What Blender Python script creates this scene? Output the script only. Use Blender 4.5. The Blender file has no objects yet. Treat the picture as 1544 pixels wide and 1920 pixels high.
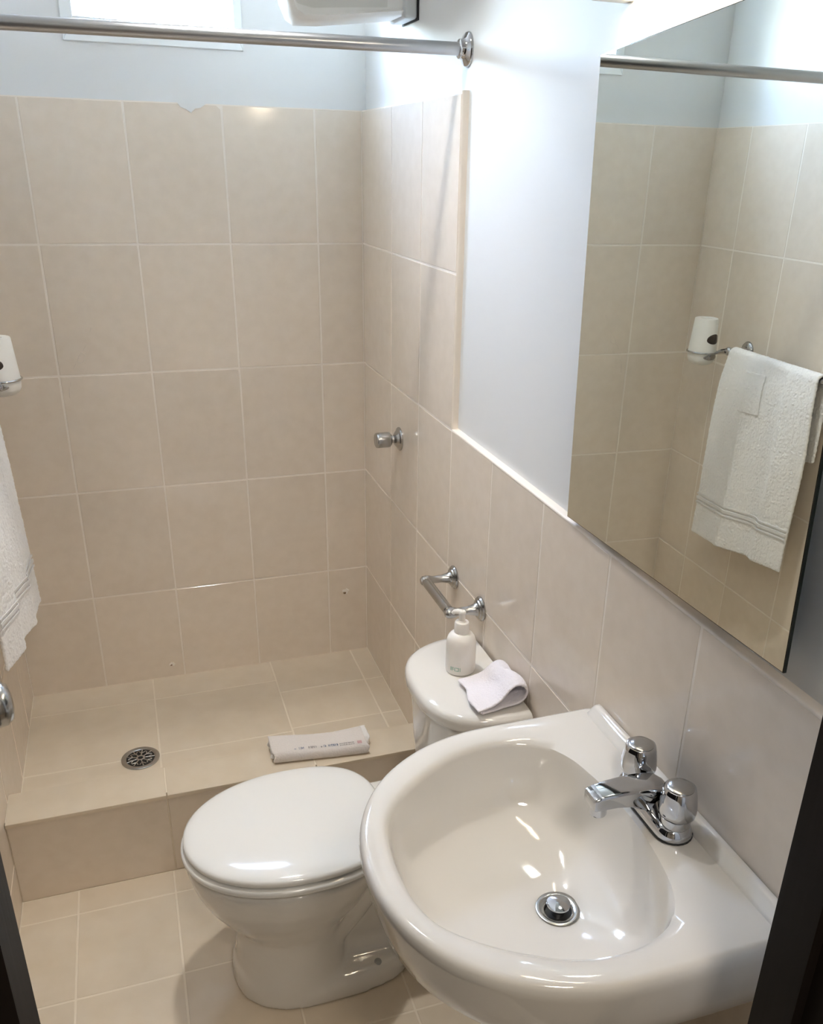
import bpy, bmesh, math, random
import numpy as np
from mathutils import Vector, Matrix
random.seed(4)
SC = bpy.context.scene
COL = SC.collection
PI = math.pi

# ------------------------------------------------------------------ camera
cam_d = bpy.data.cameras.new('camera')
cam = bpy.data.objects.new('camera', cam_d); COL.objects.link(cam)
r_ = Vector((0.9453866, -0.3251592, 0.0227068)); u_ = Vector((0.1150200, 0.3979746, 0.9101575)); f_ = Vector((0.3049828, 0.8578390, -0.4136396))
m = Matrix((r_, u_, -f_)).transposed().to_4x4(); m.translation = Vector((-0.70215, -2.68648, 1.73142))
cam.matrix_world = m
cam_d.sensor_fit = 'HORIZONTAL'; cam_d.sensor_width = 36.0
cam_d.lens = 1648.17 / 1544 * 36.0
cam_d.shift_x = -44.25 / 1544; cam_d.shift_y = 100.47 / 1544
cam_d.clip_start = 0.02
SC.camera = cam

# ------------------------------------------------------------------ world, light, exposure
WORLD_STRENGTH = 11.5
LAMP_STRENGTH = 8.2
CEILING_STRENGTH = 150.0
HALL_FILL_WATTS = 3.5
EXPOSURE = 2.2
w = bpy.data.worlds.new('sky'); SC.world = w; w.use_nodes = True
nt = w.node_tree; nt.nodes.clear()
sky = nt.nodes.new('ShaderNodeTexSky'); sky.sky_type = 'NISHITA'; sky.sun_disc = False
sky.sun_elevation = math.radians(48); sky.sun_rotation = math.radians(120); sky.air_density = 1.0; sky.dust_density = 2.5
haze = nt.nodes.new('ShaderNodeMix'); haze.data_type = 'RGBA'; haze.inputs[0].default_value = 0.48
haze.inputs[7].default_value = (0.98, 0.99, 1.0, 1)
bg = nt.nodes.new('ShaderNodeBackground'); bg.inputs[1].default_value = WORLD_STRENGTH
wo = nt.nodes.new('ShaderNodeOutputWorld')
nt.links.new(sky.outputs[0], haze.inputs[6]); nt.links.new(haze.outputs[2], bg.inputs[0]); nt.links.new(bg.outputs[0], wo.inputs[0])
SC.view_settings.view_transform = 'Standard'; SC.view_settings.look = 'None'
SC.view_settings.gamma = 1.0; SC.view_settings.use_curve_mapping = False
SC.view_settings.exposure = EXPOSURE
SC.cycles.max_bounces = 6; SC.cycles.diffuse_bounces = 4; SC.cycles.glossy_bounces = 3; SC.cycles.transparent_max_bounces = 6
SC.cycles.caustics_reflective = False; SC.cycles.caustics_refractive = False
# portal that guides sky light sampling through the window opening
pl = bpy.data.lights.new('window_portal', 'AREA'); pl.shape = 'RECTANGLE'; pl.size = 0.44; pl.size_y = 0.42
pl.cycles.is_portal = True
po = bpy.data.objects.new('window_portal', pl); COL.objects.link(po)
po.location = (-0.54, 0.17, 2.20); po.rotation_euler = (-PI / 2, 0, 0)

# ------------------------------------------------------------------ helpers
def lin(r, g, b):
    f = lambda c: (c / 255 / 12.92) if c / 255 <= 0.04045 else ((c / 255 + 0.055) / 1.055) ** 2.4
    return (f(r), f(g), f(b), 1.0)

def mat(name, col, rough=0.5, metal=0.0, spec=0.5, coat=0.0, bump=None, var=None, emit=None, sheen=0.0, sss=0.0):
    """bump=(scale, strength[, stretch]) ; var=(scale, second colour, amount)"""
    M = bpy.data.materials.new(name); M.use_nodes = True
    n = M.node_tree.nodes; l = M.node_tree.links
    b = n['Principled BSDF']
    b.inputs['Base Color'].default_value = col; b.inputs['Roughness'].default_value = rough
    b.inputs['Metallic'].default_value = metal; b.inputs['Specular IOR Level'].default_value = spec
    b.inputs['Coat Weight'].default_value = coat; b.inputs['Coat Roughness'].default_value = 0.05
    b.inputs['Sheen Weight'].default_value = sheen
    if sss:
        b.inputs['Subsurface Weight'].default_value = sss; b.inputs['Subsurface Radius'].default_value = (.01, .008, .006)
    tc = n.new('ShaderNodeTexCoord')
    src = tc.outputs['Object']
    if var:
        oi = n.new('ShaderNodeObjectInfo')
        addv = n.new('ShaderNodeVectorMath'); addv.operation = 'MULTIPLY_ADD'
        comb = n.new('ShaderNodeCombineXYZ')
        l.new(oi.outputs['Random'], comb.inputs[0]); l.new(oi.outputs['Random'], comb.inputs[1])
        l.new(comb.outputs[0], addv.inputs[0]); addv.inputs[1].default_value = (7, 13, 3); l.new(src, addv.inputs[2])
        nz = n.new('ShaderNodeTexNoise'); nz.inputs['Scale'].default_value = var[0]; nz.inputs['Detail'].default_value = 3
        l.new(addv.outputs[0], nz.inputs['Vector'])
        mr = n.new('ShaderNodeMapRange'); mr.inputs[1].default_value = 0.3; mr.inputs[2].default_value = 0.7; mr.inputs[4].default_value = var[2]
        l.new(nz.outputs[0], mr.inputs[0])
        mx = n.new('ShaderNodeMix'); mx.data_type = 'RGBA'; mx.inputs[6].default_value = col; mx.inputs[7].default_value = var[1]
        l.new(mr.outputs[0], mx.inputs[0])
        hsv = n.new('ShaderNodeHueSaturation')
        mv = n.new('ShaderNodeMapRange'); mv.inputs[3].default_value = 0.965; mv.inputs[4].default_value = 1.035
        l.new(oi.outputs['Random'], mv.inputs[0]); l.new(mv.outputs[0], hsv.inputs['Value'])
        l.new(mx.outputs[2], hsv.inputs['Color']); l.new(hsv.outputs[0], b.inputs['Base Color'])
    if bump:
        nb = n.new('ShaderNodeTexNoise'); nb.inputs['Scale'].default_value = bump[0]; nb.inputs['Detail'].default_value = 1.5
        if len(bump) > 2:
            mp = n.new('ShaderNodeMapping'); mp.inputs['Scale'].default_value = bump[2]
            l.new(src, mp.inputs[0]); l.new(mp.outputs[0], nb.inputs['Vector'])
        else:
            l.new(src, nb.inputs['Vector'])
        bp = n.new('ShaderNodeBump'); bp.inputs['Strength'].default_value = bump[1]; bp.inputs['Distance'].default_value = 0.002
        l.new(nb.outputs[0], bp.inputs['Height']); l.new(bp.outputs[0], b.inputs['Normal'])
    if emit:
        b.inputs['Emission Color'].default_value = emit[0]; b.inputs['Emission Strength'].default_value = emit[1]
    return M

M_tile = mat('beige_wall_tile', lin(231, 219, 204), 0.10, spec=0.45, bump=(9, 0.08), var=(28, lin(220, 207, 190), 0.45))
M_ftile = mat('cream_floor_tile', lin(222, 209, 189), 0.30, spec=0.4, bump=(60, 0.06), var=(14, lin(210, 195, 172), 0.5))
M_grout = mat('pale_grout', lin(238, 229, 218), 0.8, spec=0.2)
M_fgrout = mat('floor_grout', lin(234, 223, 205), 0.85, spec=0.2)
M_plaster = mat('white_paint', lin(226, 227, 226), 0.55, spec=0.3)
M_ceil = mat('ceiling_paint', lin(232, 232, 230), 0.7, spec=0.2)
M_trim = mat('cream_edge_trim', lin(236, 226, 214), 0.3, spec=0.4)
M_cer = mat('white_ceramic', lin(225, 222, 216), 0.07, spec=0.5, coat=0.4)
M_seat = mat('white_seat_plastic', lin(236, 236, 233), 0.10, spec=0.5, coat=0.2)
M_chrome = mat('chrome', (0.55, 0.56, 0.58, 1), 0.06, metal=1.0)
M_sat = mat('satin_nickel', (0.46, 0.46, 0.455, 1), 0.22, metal=1.0, bump=(400, 0.03))
M_rod = mat('brushed_steel', (0.50, 0.51, 0.53, 1), 0.28, metal=1.0, bump=(300, 0.03, (0.02, 1, 1)))
M_dark = mat('black_gasket_and_hole_shade', (0.012, 0.012, 0.011, 1), 0.5)  # black of the gaskets, also painted shade inside the drain holes
M_wood = mat('dark_stained_wood', lin(27, 21, 18), 0.55, spec=0.18, bump=(18, 0.15, (6, 6, 0.4)), var=(9, lin(19, 15, 13), 0.7))
M_terry = mat('white_terry', lin(240, 238, 236), 0.95, spec=0.1, bump=(170, 1.0), sheen=0.3)
M_terry2 = mat('lilac_white_terry', lin(238, 234, 240), 0.95, spec=0.1, bump=(240, 1.0), sheen=0.3)
M_band = mat('woven_band', lin(232, 230, 228), 0.85, spec=0.15, bump=(500, 0.4, (1, 0.1, 3)))
M_plast = mat('white_plastic', lin(238, 236, 230), 0.28, spec=0.45)
M_pump = mat('matte_white_plastic', lin(240, 236, 230), 0.35, spec=0.4, sss=0.1)
M_grey = mat('grey_plastic', lin(150, 152, 152), 0.4)
M_lgrey = mat('light_grey_plastic', lin(205, 208, 208), 0.35)
M_smoke = mat('smoked_plastic', lin(52, 42, 36), 0.2)
M_green = mat('green_print', lin(150, 190, 172), 0.5)
M_mirror = mat('mirror_silver', (0.80, 0.84, 0.80, 1), 0.0, metal=1.0)
M_edge = mat('dark_glass_edge', lin(30, 36, 28), 0.15)
M_frame = mat('white_window_frame', lin(236, 240, 240), 0.35)
M_chip = mat('chipped_mortar', lin(236, 230, 222), 0.9, bump=(200, 0.6))
M_lamp = mat('lit_tube', (1, .9, .75, 1), 0.4, emit=((1.0, 0.83, 0.62, 1), LAMP_STRENGTH))
M_hall = mat('hall_paint', lin(190, 184, 174), 0.7, spec=0.2)
M_hfloor = mat('hall_floor_tile', lin(160, 145, 126), 0.4)

def glass_mat(name, tint, gloss=0.06):
    M = bpy.data.materials.new(name); M.use_nodes = True
    n = M.node_tree.nodes; l = M.node_tree.links; n.clear()
    o = n.new('ShaderNodeOutputMaterial'); mx = n.new('ShaderNodeMixShader')
    t = n.new('ShaderNodeBsdfTransparent'); g = n.new('ShaderNodeBsdfGlossy')
    t.inputs[0].default_value = tint; g.inputs['Roughness'].default_value = 0.02
    mx.inputs[0].default_value = gloss
    l.new(t.outputs[0], mx.inputs[1]); l.new(g.outputs[0], mx.inputs[2]); l.new(mx.outputs[0], o.inputs[0])
    return M
M_glass = glass_mat('window_glass', (0.97, 0.985, 1.0, 1))
M_clear = glass_mat('clear_plastic', (0.97, 0.97, 0.96, 1), 0.05)

def link(name, me, material=None, parent=None, loc=None, rot=None, smooth=None):
    o = bpy.data.objects.new(name, me); COL.objects.link(o)
    if material and not me.materials: me.materials.append(material)
    if parent: o.parent = parent
    if loc is not None: o.location = loc
    if rot is not None: o.rotation_euler = rot
    if smooth is not None:
        me.shade_smooth()
        if smooth < 180: me.set_sharp_from_angle(angle=math.radians(smooth))
    return o

class MB:
    """collects verts/faces of ONE mesh"""
    def __init__(s): s.v = []; s.f = []
    def add(s, v, f):
        k = len(s.v); s.v += [tuple(map(float, p)) for p in v]; s.f += [tuple(i + k for i in q) for q in f]; return s
    def box(s, lo, hi):
        x0, y0, z0 = lo; x1, y1, z1 = hi
        return s.add([(x0,y0,z0),(x1,y0,z0),(x1,y1,z0),(x0,y1,z0),(x0,y0,z1),(x1,y0,z1),(x1,y1,z1),(x0,y1,z1)],
                     [(0,3,2,1),(4,5,6,7),(0,1,5,4),(1,2,6,5),(2,3,7,6),(3,0,4,7)])
    def loft(s, rings, cap0=True, cap1=True, closed=True):
        n = len(rings[0]); v = [p for r in rings for p in r]; f = []
        for i in range(len(rings) - 1):
            for j in range(n if closed else n - 1):
                a = i * n + j; b = i * n + (j + 1) % n
                f.append((a, b, b + n, a + n))
        if cap0: f.append(tuple(range(n - 1, -1, -1)))
        if cap1: f.append(tuple((len(rings) - 1) * n + j for j in range(n)))
        return s.add(v, f)
    def lathe(s, prof, n=32, M=None, cap=True):
        """prof: list of (r, h) along local z"""
        rings = []
        for r, h in prof:
            ring = []
            for j in range(n):
                a = 2 * PI * j / n; p = Vector((r * math.cos(a), r * math.sin(a), h))
                ring.append(M @ p if M else p)
            rings.append(ring)
        return s.loft(rings, cap, cap)
    def tube(s, path, rad, n=14, cap=True):
        P = [Vector(p) for p in path]; rings = []; up = Vector((0, 0, 1))
        for i, p in enumerate(P):
            t = (P[min(i + 1, len(P) - 1)] - P[max(i - 1, 0)]).normalized()
            a = t.cross(up) if abs(t.dot(up)) < 0.95 else t.cross(Vector((1, 0, 0)))
            a.normalize(); b = a.cross(t)
            r = rad[i] if isinstance(rad, (list, tuple)) else rad
            rings.append([p + (a * math.cos(2 * PI * j / n) + b * math.sin(2 * PI * j / n)) * r for j in range(n)])
        return s.loft(rings, cap, cap)
    def mesh(s, name):
        me = bpy.data.meshes.new(name); me.from_pydata(s.v, [], s.f); me.update()
        bm = bmesh.new(); bm.from_mesh(me); bmesh.ops.recalc_face_normals(bm, faces=bm.faces); bm.to_mesh(me); bm.free()
        return me
    def build(s, name, material, parent=None, smooth=None, bevel=None, loc=None, rot=None):
        me = s.mesh(name)
        if bevel:
            bm = bmesh.new(); bm.from_mesh(me)
            bmesh.ops.bevel(bm, geom=list(bm.edges), offset=bevel[0], segments=bevel[1], profile=0.6, affect='EDGES', clamp_overlap=True)
            bm.to_mesh(me); bm.free()
        return link(name, me, material, parent, loc, rot, smooth)

def frame(o, d):
    """matrix whose z axis points along d, origin o"""
    d = Vector(d).normalized(); q = d.to_track_quat('Z', 'Y'); M = q.to_matrix().to_4x4(); M.translation = Vector(o); return M

def empty(name, loc=(0, 0, 0)):
    o = bpy.data.objects.new(name, None); COL.objects.link(o); o.location = loc; o.empty_display_size = 0.05; return o
def tag(o, label, cat, group=None):
    o['label'] = label; o['category'] = cat
    if group: o['group'] = group
    return o
def structure(o, label=None, cat=None):
    o['kind'] = 'structure'
    if label: o['label'] = label
    if cat: o['category'] = cat
    return o
def under(root):
    """returns parent root placed at origin with children in world coordinates"""
    return root

# ------------------------------------------------------------------ dimensions
XL = -1.112            # tiled left wall face
XP = 0.014             # plaster face of right wall (tiles are at x = 0)
ZS = 0.146             # shower floor
L = [1.868, 1.518, 1.168, 0.818, 0.468]   # tile course lines
YF = -2.19             # room face of front wall
ZC = 2.45
GAP = 0.0052

# ------------------------------------------------------------------ tiles
_tc = {}
def tile_mesh(w_, h_, t=0.006, c=0.0008):
    k = (round(w_, 4), round(h_, 4), t)
    if k in _tc: return _tc[k]
    a, b = w_ / 2, h_ / 2
    v = [(-a,-b,0),(a,-b,0),(a,b,0),(-a,b,0),(-a,-b,t-c),(a,-b,t-c),(a,b,t-c),(-a,b,t-c),(-a+c,-b+c,t),(a-c,-b+c,t),(a-c,b-c,t),(-a+c,b-c,t)]
    f = [(0,3,2,1),(8,9,10,11)]
    for i in range(4):
        j = (i + 1) % 4
        f += [(i, j, j + 4, i + 4), (i + 4, j + 4, j + 8, i + 8)]
    me = bpy.data.meshes.new('tile'); me.from_pydata(v, [], f); me.update(); _tc[k] = me
    return me
def tile(parent, origin, U, V, N, u0, u1, v0, v1, material, gap=GAP, jit=0.0004, t=0.006, tilt=None):
    """a tile whose FRONT face lies on the plane (origin; U, V, normal N)"""
    w_, h_ = u1 - u0 - gap, v1 - v0 - gap
    if w_ < 0.004 or h_ < 0.004: return
    me = tile_mesh(w_, h_, t)
    if not me.materials: me.materials.append(material)
    U, V, N = Vector(U), Vector(V), Vector(N)
    o = bpy.data.objects.new('tile', me); COL.objects.link(o); o.parent = parent
    M = Matrix((U, V, N)).transposed().to_4x4()
    ax, ay = (tilt if tilt else (random.uniform(-1, 1) * 0.0012, random.uniform(-1, 1) * 0.0012))
    M = M @ Matrix.Rotation(ax, 4, 'X') @ Matrix.Rotation(ay, 4, 'Y')
    c = Vector(origin) + U * (u0 + u1) / 2 + V * (v0 + v1) / 2 + N * (random.uniform(-1, 1) * jit - t)
    M.translation = c
    o.matrix_world = M
    return o
def slab(name, lo, hi, material, parent=None):
    return MB().box(lo, hi).build(name, material, parent)

# ------------------------------------------------------------------ walls, floor, ceiling
WX0, WX1, WZ0, WZ1 = -0.760, -0.318, 1.995, 2.36     # window opening
b = MB()
b.box((XL - 0.12, 0.002, -0.1), (XP + 0.12, 0.14, WZ0)).box((XL - 0.12, 0.002, WZ1), (XP + 0.12, 0.14, ZC))
b.box((XL - 0.12, 0.002, WZ0), (WX0, 0.14, WZ1)).box((WX1, 0.002, WZ0), (XP + 0.12, 0.14, WZ1))
wall_back = structure(b.build('wall_back', M_plaster), 'back wall of the shower, beige tiles below white paint', 'wall')
slab('grout_bed', (XL, -0.0031, ZS - 0.02), (0.004, 0.004, L[0]), M_grout, wall_back)
cx = [-0.004 + 0.004, -0.1348, -0.3857, -0.6366, -0.8875, XL]
rows = [L[0]] + L[1:] + [ZS - 0.004]
for i in range(5):
    for j in range(5):
        tl = None
        if i == 0 and j == 1: tl = (math.radians(-0.16), 0.0)
        if i == 0 and j == 2: tl = (math.radians(-0.12), math.radians(0.1))
        tile(wall_back, (0, -0.0040, 0), (1, 0, 0), (0, 0, 1), (0, -1, 0), cx[j + 1], cx[j], rows[i + 1], rows[i], M_tile, tilt=tl)

wall_right = structure(slab('wall_right', (XP, YF - 0.15, -0.1), (XP + 0.12, 0.14, ZC), M_plaster), 'right wall, white paint above a beige tiled wainscot', 'wall')
YE = -0.803            # end of the tall shower tiling
b = MB().box((0.0008, YE - 0.001, L[2] - 0.001), (XP, 0.0, L[0])).box((0.0008, YF, -0.02), (XP, 0.0, L[2] - 0.001))
b.build('grout_bed', M_grout, wall_right)
ry = [0.0, -0.3014, -0.5523, -0.8032, -1.0541, -1.3050, -1.5559, -1.8069, -2.0578, YF]
for i in range(5):
    z1 = rows[i]; z0 = rows[i + 1] if i < 4 else 0.12
    for j in range(9):
        if i < 2 and j > 2: continue
        tile(wall_right, (0, 0, 0), (0, -1, 0), (0, 0, 1), (-1, 0, 0), -ry[j], -ry[j + 1], z0, z1, M_tile)
for j in range(2, 9):
    tile(wall_right, (0, 0, 0), (0, -1, 0), (0, 0, 1), (-1, 0, 0), -ry[j], -ry[j + 1], 0.0, 0.12, M_tile)
# edge trims
b = MB()
prof = [(0.0, YE), (0.0008, YE - 0.002), (0.004, YE - 0.004), (0.012, YE - 0.005), (XP, YE - 0.006), (XP, YE)]
b.loft([[(x, y, z) for x, y in prof] for z in (L[2] - 0.002, L[0] + 0.004)])
structure(b.build('trim_1', M_trim, smooth=50), 'cream vertical edge strip ending the tall shower tiles', 'trim')
b = MB()
prof = [(-0.0005, L[2] - 0.001), (-0.0003, L[2] + 0.001), (0.0012, L[2] + 0.0028), (0.008, L[2] + 0.0035), (XP, L[2] + 0.005), (XP, L[2] - 0.001)]
b.loft([[(x, y, z) for x, z in prof] for y in (YF, YE)])
structure(b.build('trim_2', M_trim, smooth=50), 'cream capping ledge along the top of the wainscot', 'trim')

wall_left = structure(slab('wall_left', (XL - 0.12, YF - 0.15, -0.1), (XL - 0.004, 0.14, ZC), M_plaster), 'left wall, beige tiles below white paint', 'wall')
slab('grout_bed', (XL - 0.005, YF, -0.02), (XL - 0.0008, 0.0, L[0]), M_grout, wall_left)
ly = [0.0, -0.185, -0.436, -0.687, -0.938, -1.189, -1.440, -1.691, -1.942, YF]
for i in range(5):
    z1 = rows[i]; z0 = rows[i + 1] if i < 4 else 0.12
    for j in range(9):
        tile(wall_left, (XL, 0, 0), (0, 1, 0), (0, 0, 1), (1, 0, 0), ly[j + 1], ly[j], z0, z1, M_tile)
for j in range(3, 9):
    tile(wall_left, (XL, 0, 0), (0, 1, 0), (0, 0, 1), (1, 0, 0), ly[j + 1], ly[j], 0.0, 0.12, M_tile)

# front wall with the door opening
DX0, DX1, DZ = -0.835, -0.145, 2.06
b = MB()
b.box((XL - 0.12, YF - 0.11, -0.1), (DX0, YF, ZC)).box((DX1, YF - 0.11, -0.1), (XP + 0.12, YF, ZC)).box((DX0, YF - 0.11, DZ), (DX1, YF, ZC))
structure(b.build('wall_front', M_plaster), 'front wall around the door opening', 'wall')
structure(slab('ceiling', (XL - 0.12, YF - 0.11, ZC), (XP + 0.12, 0.14, ZC + 0.08), M_ceil), 'white ceiling', 'ceiling')

# floor
floor = structure(slab('floor', (XL, YF - 0.11, -0.1), (XP, -0.70, -0.0009), M_fgrout), 'cream tiled bathroom floor', 'floor')
fx = [XL, -0.977, -0.740, -0.4975, -0.255, 0.0]; fy = [-0.765, -0.848, -1.110, -1.372, -1.634, -1.896, -2.158, YF - 0.1]
for i in range(7):
    for j in range(5):
        tile(floor, (0, 0, 0), (1, 0, 0), (0, 1, 0), (0, 0, 1), fx[j], fx[j + 1], fy[i + 1], fy[i], M_ftile, gap=0.0048)
# shower floor
sfl = structure(slab('shower_floor', (XL, -0.66, 0.02), (XP, 0.002, ZS - 0.0007), M_fgrout), 'cream tiled shower floor inside the curb', 'floor')
def stile(x0, x1, y0, y1): tile(sfl, (0, 0, ZS), (1, 0, 0), (0, 1, 0), (0, 0, 1), x0, x1, y0, y1, M_ftile, gap=0.0048)
for (x0, x1) in ((XL, -0.742), (-0.742, -0.351)):
    for (y0, y1) in ((-0.132, 0), (-0.436, -0.132), (-0.655, -0.436)): stile(x0, x1, y0, y1)
for (x0, x1) in ((-0.351, -0.065), (-0.065, 0)):
    for (y0, y1) in ((-0.210, 0), (-0.420, -0.210), (-0.655, -0.420)): stile(x0, x1, y0, y1)
# curb
CT = 0.256
curb = structure(slab('shower_curb', (XL, -0.7632, -0.01), (0.0, -0.656, CT - 0.0007), M_fgrout), 'low tiled curb between shower and floor', 'curb')
for (x0, x1) in ((XL, -0.733), (-0.733, -0.345), (-0.345, 0.0)):
    tile(curb, (0, 0, CT), (1, 0, 0), (0, 1, 0), (0, 0, 1), x0, x1, -0.777, -0.652, M_ftile, gap=0.003, t=0.011)
    tile(curb, (0, -0.765, 0), (1, 0, 0), (0, 0, 1), (0, -1, 0), x0, x1, 0.0, CT - 0.011, M_tile, gap=0.003)
    tile(curb, (0, -0.654, 0), (-1, 0, 0), (0, 0, 1), (0, 1, 0), -x1, -x0, ZS, CT - 0.011, M_tile, gap=0.003)

# hall outside the door
HX0, HX1, HY = -1.9, 0.75, -4.0
b = MB().box((HX0, HY, -0.1), (HX1, YF - 0.11, 0.0))
structure(b.build('floor', M_hfloor), 'hall floor outside the bathroom door', 'floor')
b = MB().box((HX0, HY, 2.45), (HX1, YF - 0.11, 2.53))
structure(b.build('ceiling', M_ceil), 'hall ceiling outside the bathroom door', 'ceiling')
b = MB().box((HX0 - 0.1, HY, -0.1), (HX0, YF - 0.11, 2.53)).box((HX1, HY, -0.1), (HX1 + 0.1, YF - 0.11, 2.53)).box((HX0 - 0.1, HY - 0.1, -0.1), (HX1 + 0.1, HY, 2.53))
b.box((HX0 - 0.1, YF - 0.11, -0.1), (XL - 0.12, YF - 0.01, 2.53)).box((XP + 0.12, YF - 0.11, -0.1), (HX1 + 0.1, YF - 0.01, 2.53))
structure(b.build('wall_hall', M_hall), 'plain hall walls outside the bathroom door', 'wall')

# ------------------------------------------------------------------ window
win = empty('window_1', (-0.54, 0.07, WZ0)); structure(win, 'small high window in the back wall with white frame', 'window')
def child(o, root):
    o.parent = root; o.matrix_parent_inverse = Matrix.Translation(-root.location); return o
fo = [(WX0, WZ0), (WX1, WZ0), (WX1, WZ1), (WX0, WZ1)]
fi = [(WX0 + 0.03, WZ0 + 0.055), (WX1 - 0.022, WZ0 + 0.045), (WX1 - 0.022, WZ1 - 0.03), (WX0 + 0.03, WZ1 - 0.03)]
b = MB()
for i in range(4):
    j = (i + 1) % 4
    q = [fo[i], fo[j], fi[j], fi[i]]
    b.loft([[(x, -0.003, z) for x, z in q], [(x, 0.05, z) for x, z in q]])
child(b.build('frame', M_frame, bevel=(0.0015, 1)), win)
sash = child(MB().box((WX0 + 0.02, 0.10, WZ0 + 0.01), (WX1 - 0.012, 0.125, WZ0 + 0.05)).box((WX0 + 0.02, 0.10, WZ1 - 0.05), (WX1 - 0.012, 0.125, WZ1))
    .box((WX0, 0.10, WZ0), (WX0 + 0.03, 0.125, WZ1)).box((WX1 - 0.03, 0.10, WZ0), (WX1, 0.125, WZ1)).build('sash', M_frame), win)
child(slab('pane', (WX0 + 0.02, 0.111, WZ0 + 0.02), (WX1 - 0.02, 0.115, WZ1 - 0.02), M_glass), win)

# ------------------------------------------------------------------ door frame and door
def jamb(name, xf, s, label):
    """xf = visible face, s=-1 left jamb / +1 right jamb"""
    b = MB()
    prof = [(xf, -2.195), (xf, -2.245), (xf + s * 0.012, -2.245), (xf + s * 0.012, -2.33), (xf + s * 0.045, -2.33), (xf + s * 0.045, -2.318),
            (xf + s * 0.027, -2.318), (xf + s * 0.027, -2.195)]
    if s < 0: prof = [(x, y - 0.004) for x, y in prof]
    b.loft([[(x, y, z) for x, y in prof] for z in (0.0, DZ)])
    return structure(b.build(name, M_wood), label, 'door frame')
jamb('trim_3', -0.812, -1, 'dark wooden door jamb on the left of the doorway')
jamb('trim_4', -0.168, 1, 'dark wooden door jamb on the right of the doorway')
structure(slab('trim_5', (DX0 + 0.001, YF - 0.13, DZ - 0.03), (DX1 - 0.001, YF - 0.006, DZ - 0.001), M_wood), 'dark wooden head of the door frame', 'door frame')
door = empty('door_1', (-0.838, -2.168, 0.008)); structure(door, 'dark wooden door standing open with a chrome knob', 'door')
ang = math.radians(12.5)
d_along = Vector((-math.sin(ang), math.cos(ang), 0)); d_norm = Vector((math.cos(ang), math.sin(ang), 0))
D0 = Vector((-0.838, -2.168, 0.008))
leaf = MB().box((0, -0.038, 0), (0.655, 0, 2.02)).build('leaf', M_wood, bevel=(0.002, 1))
Ml = Matrix((d_along, d_norm, Vector((0, 0, 1)))).transposed().to_4x4()
leaf.parent = door; leaf.matrix_local = Ml
kM = frame(D0 + d_along * 0.600 + Vector((0, 0, 1.060)), d_norm)
kb = MB().lathe([(0.0, 0.0), (0.030, 0.0), (0.030, 0.004), (0.026, 0.008), (0.012, 0.011), (0.011, 0.026), (0.016, 0.030), (0.027, 0.038), (0.031, 0.050), (0.030, 0.060), (0.024, 0.068), (0.012, 0.071), (0.0, 0.0715)], 32, kM, cap=False)
child(kb.build('knob', M_sat, smooth=60), door)

# ------------------------------------------------------------------ basin
YB = -1.827
def polar_resample(pts, c, th):
    P = np.array(pts) - np.array(c)
    out = []
    n = len(P)
    for t in th:
        d = np.array([math.cos(t), math.sin(t)]); best = None
        for i in range(n):
            a = P[i]; e = P[(i + 1) % n] - a
            det = d[0] * (-e[1]) + e[0] * d[1]
            if abs(det) < 1e-12: continue
            s = (a[0] * (-e[1]) + e[0] * a[1]) / det; q = (d[0] * a[1] - d[1] * a[0]) / det
            if s > 0 and -1e-6 <= q <= 1 + 1e-6 and (best is None or s > best): best = s
        out.append((c[0] + d[0] * best, c[1] + d[1] * best))
    return out
def catmull(pts, k=8):
    P = [np.array(p, float) for p in pts]; n = len(P); out = []
    for i in range(n):
        p0, p1, p2, p3 = P[i - 1], P[i], P[(i + 1) % n], P[(i + 2) % n]
        for j in range(k):
            t = j / k
            out.append(tuple(0.5 * ((2 * p1) + (-p0 + p2) * t + (2 * p0 - 5 * p1 + 4 * p2 - p3) * t * t + (-p0 + 3 * p1 - 3 * p2 + p3) * t ** 3)))
    return out
N = 144
TH = [2 * PI * (i + 0.5) / N for i in range(N)]
BC = (-0.25, YB)
# outer D outline
HWB = 0.264; XS = -0.205; XT = -0.482; rc = 0.012
outl = []
for i in range(7):
    a = (PI / 2) * i / 6; outl.append((-rc + rc * math.sin(a), YB + HWB - rc + rc * math.cos(a)))
for i in range(7):
    a = (PI / 2) * i / 6; outl.append((-rc + rc * math.cos(a), YB - HWB + rc - rc * math.sin(a)))
for i in range(41):
    a = PI * i / 40
    ex = 2.12
    cy_, sx_ = math.cos(a), math.sin(a)
    outl.append((XS - (XS - XT) * abs(sx_) ** (2 / ex), YB - HWB * math.copysign(abs(cy_) ** (2 / ex), cy_)))
OUT = polar_resample(outl, BC, TH)
ih = [(-.441, 0), (-.437, .055), (-.424, .098), (-.402, .128), (-.368, .158), (-.330, .183), (-.290, .203), (-.240, .215), (-.185, .212), (-.138, .190), (-.110, .150), (-.097, .100), (-.090, .050), (-.088, 0)]
inn = [(x, YB + y) for x, y in ih] + [(x, YB - y) for x, y in ih[-2:0:-1]]
INN = polar_resample(catmull(inn), BC, TH)
ZR = 0.886
DR = (-0.196, YB - 0.012)      # drain centre
def sc(p, sx, sy): return (p[0] * sx, YB + (p[1] - YB) * sy)
def lerp(a, b_, t): return (a[0] + (b_[0] - a[0]) * t, a[1] + (b_[1] - a[1]) * t)
def frontness(p): return min(1, max(0, (-p[0] - 0.10) / 0.30))
rings = []
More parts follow.
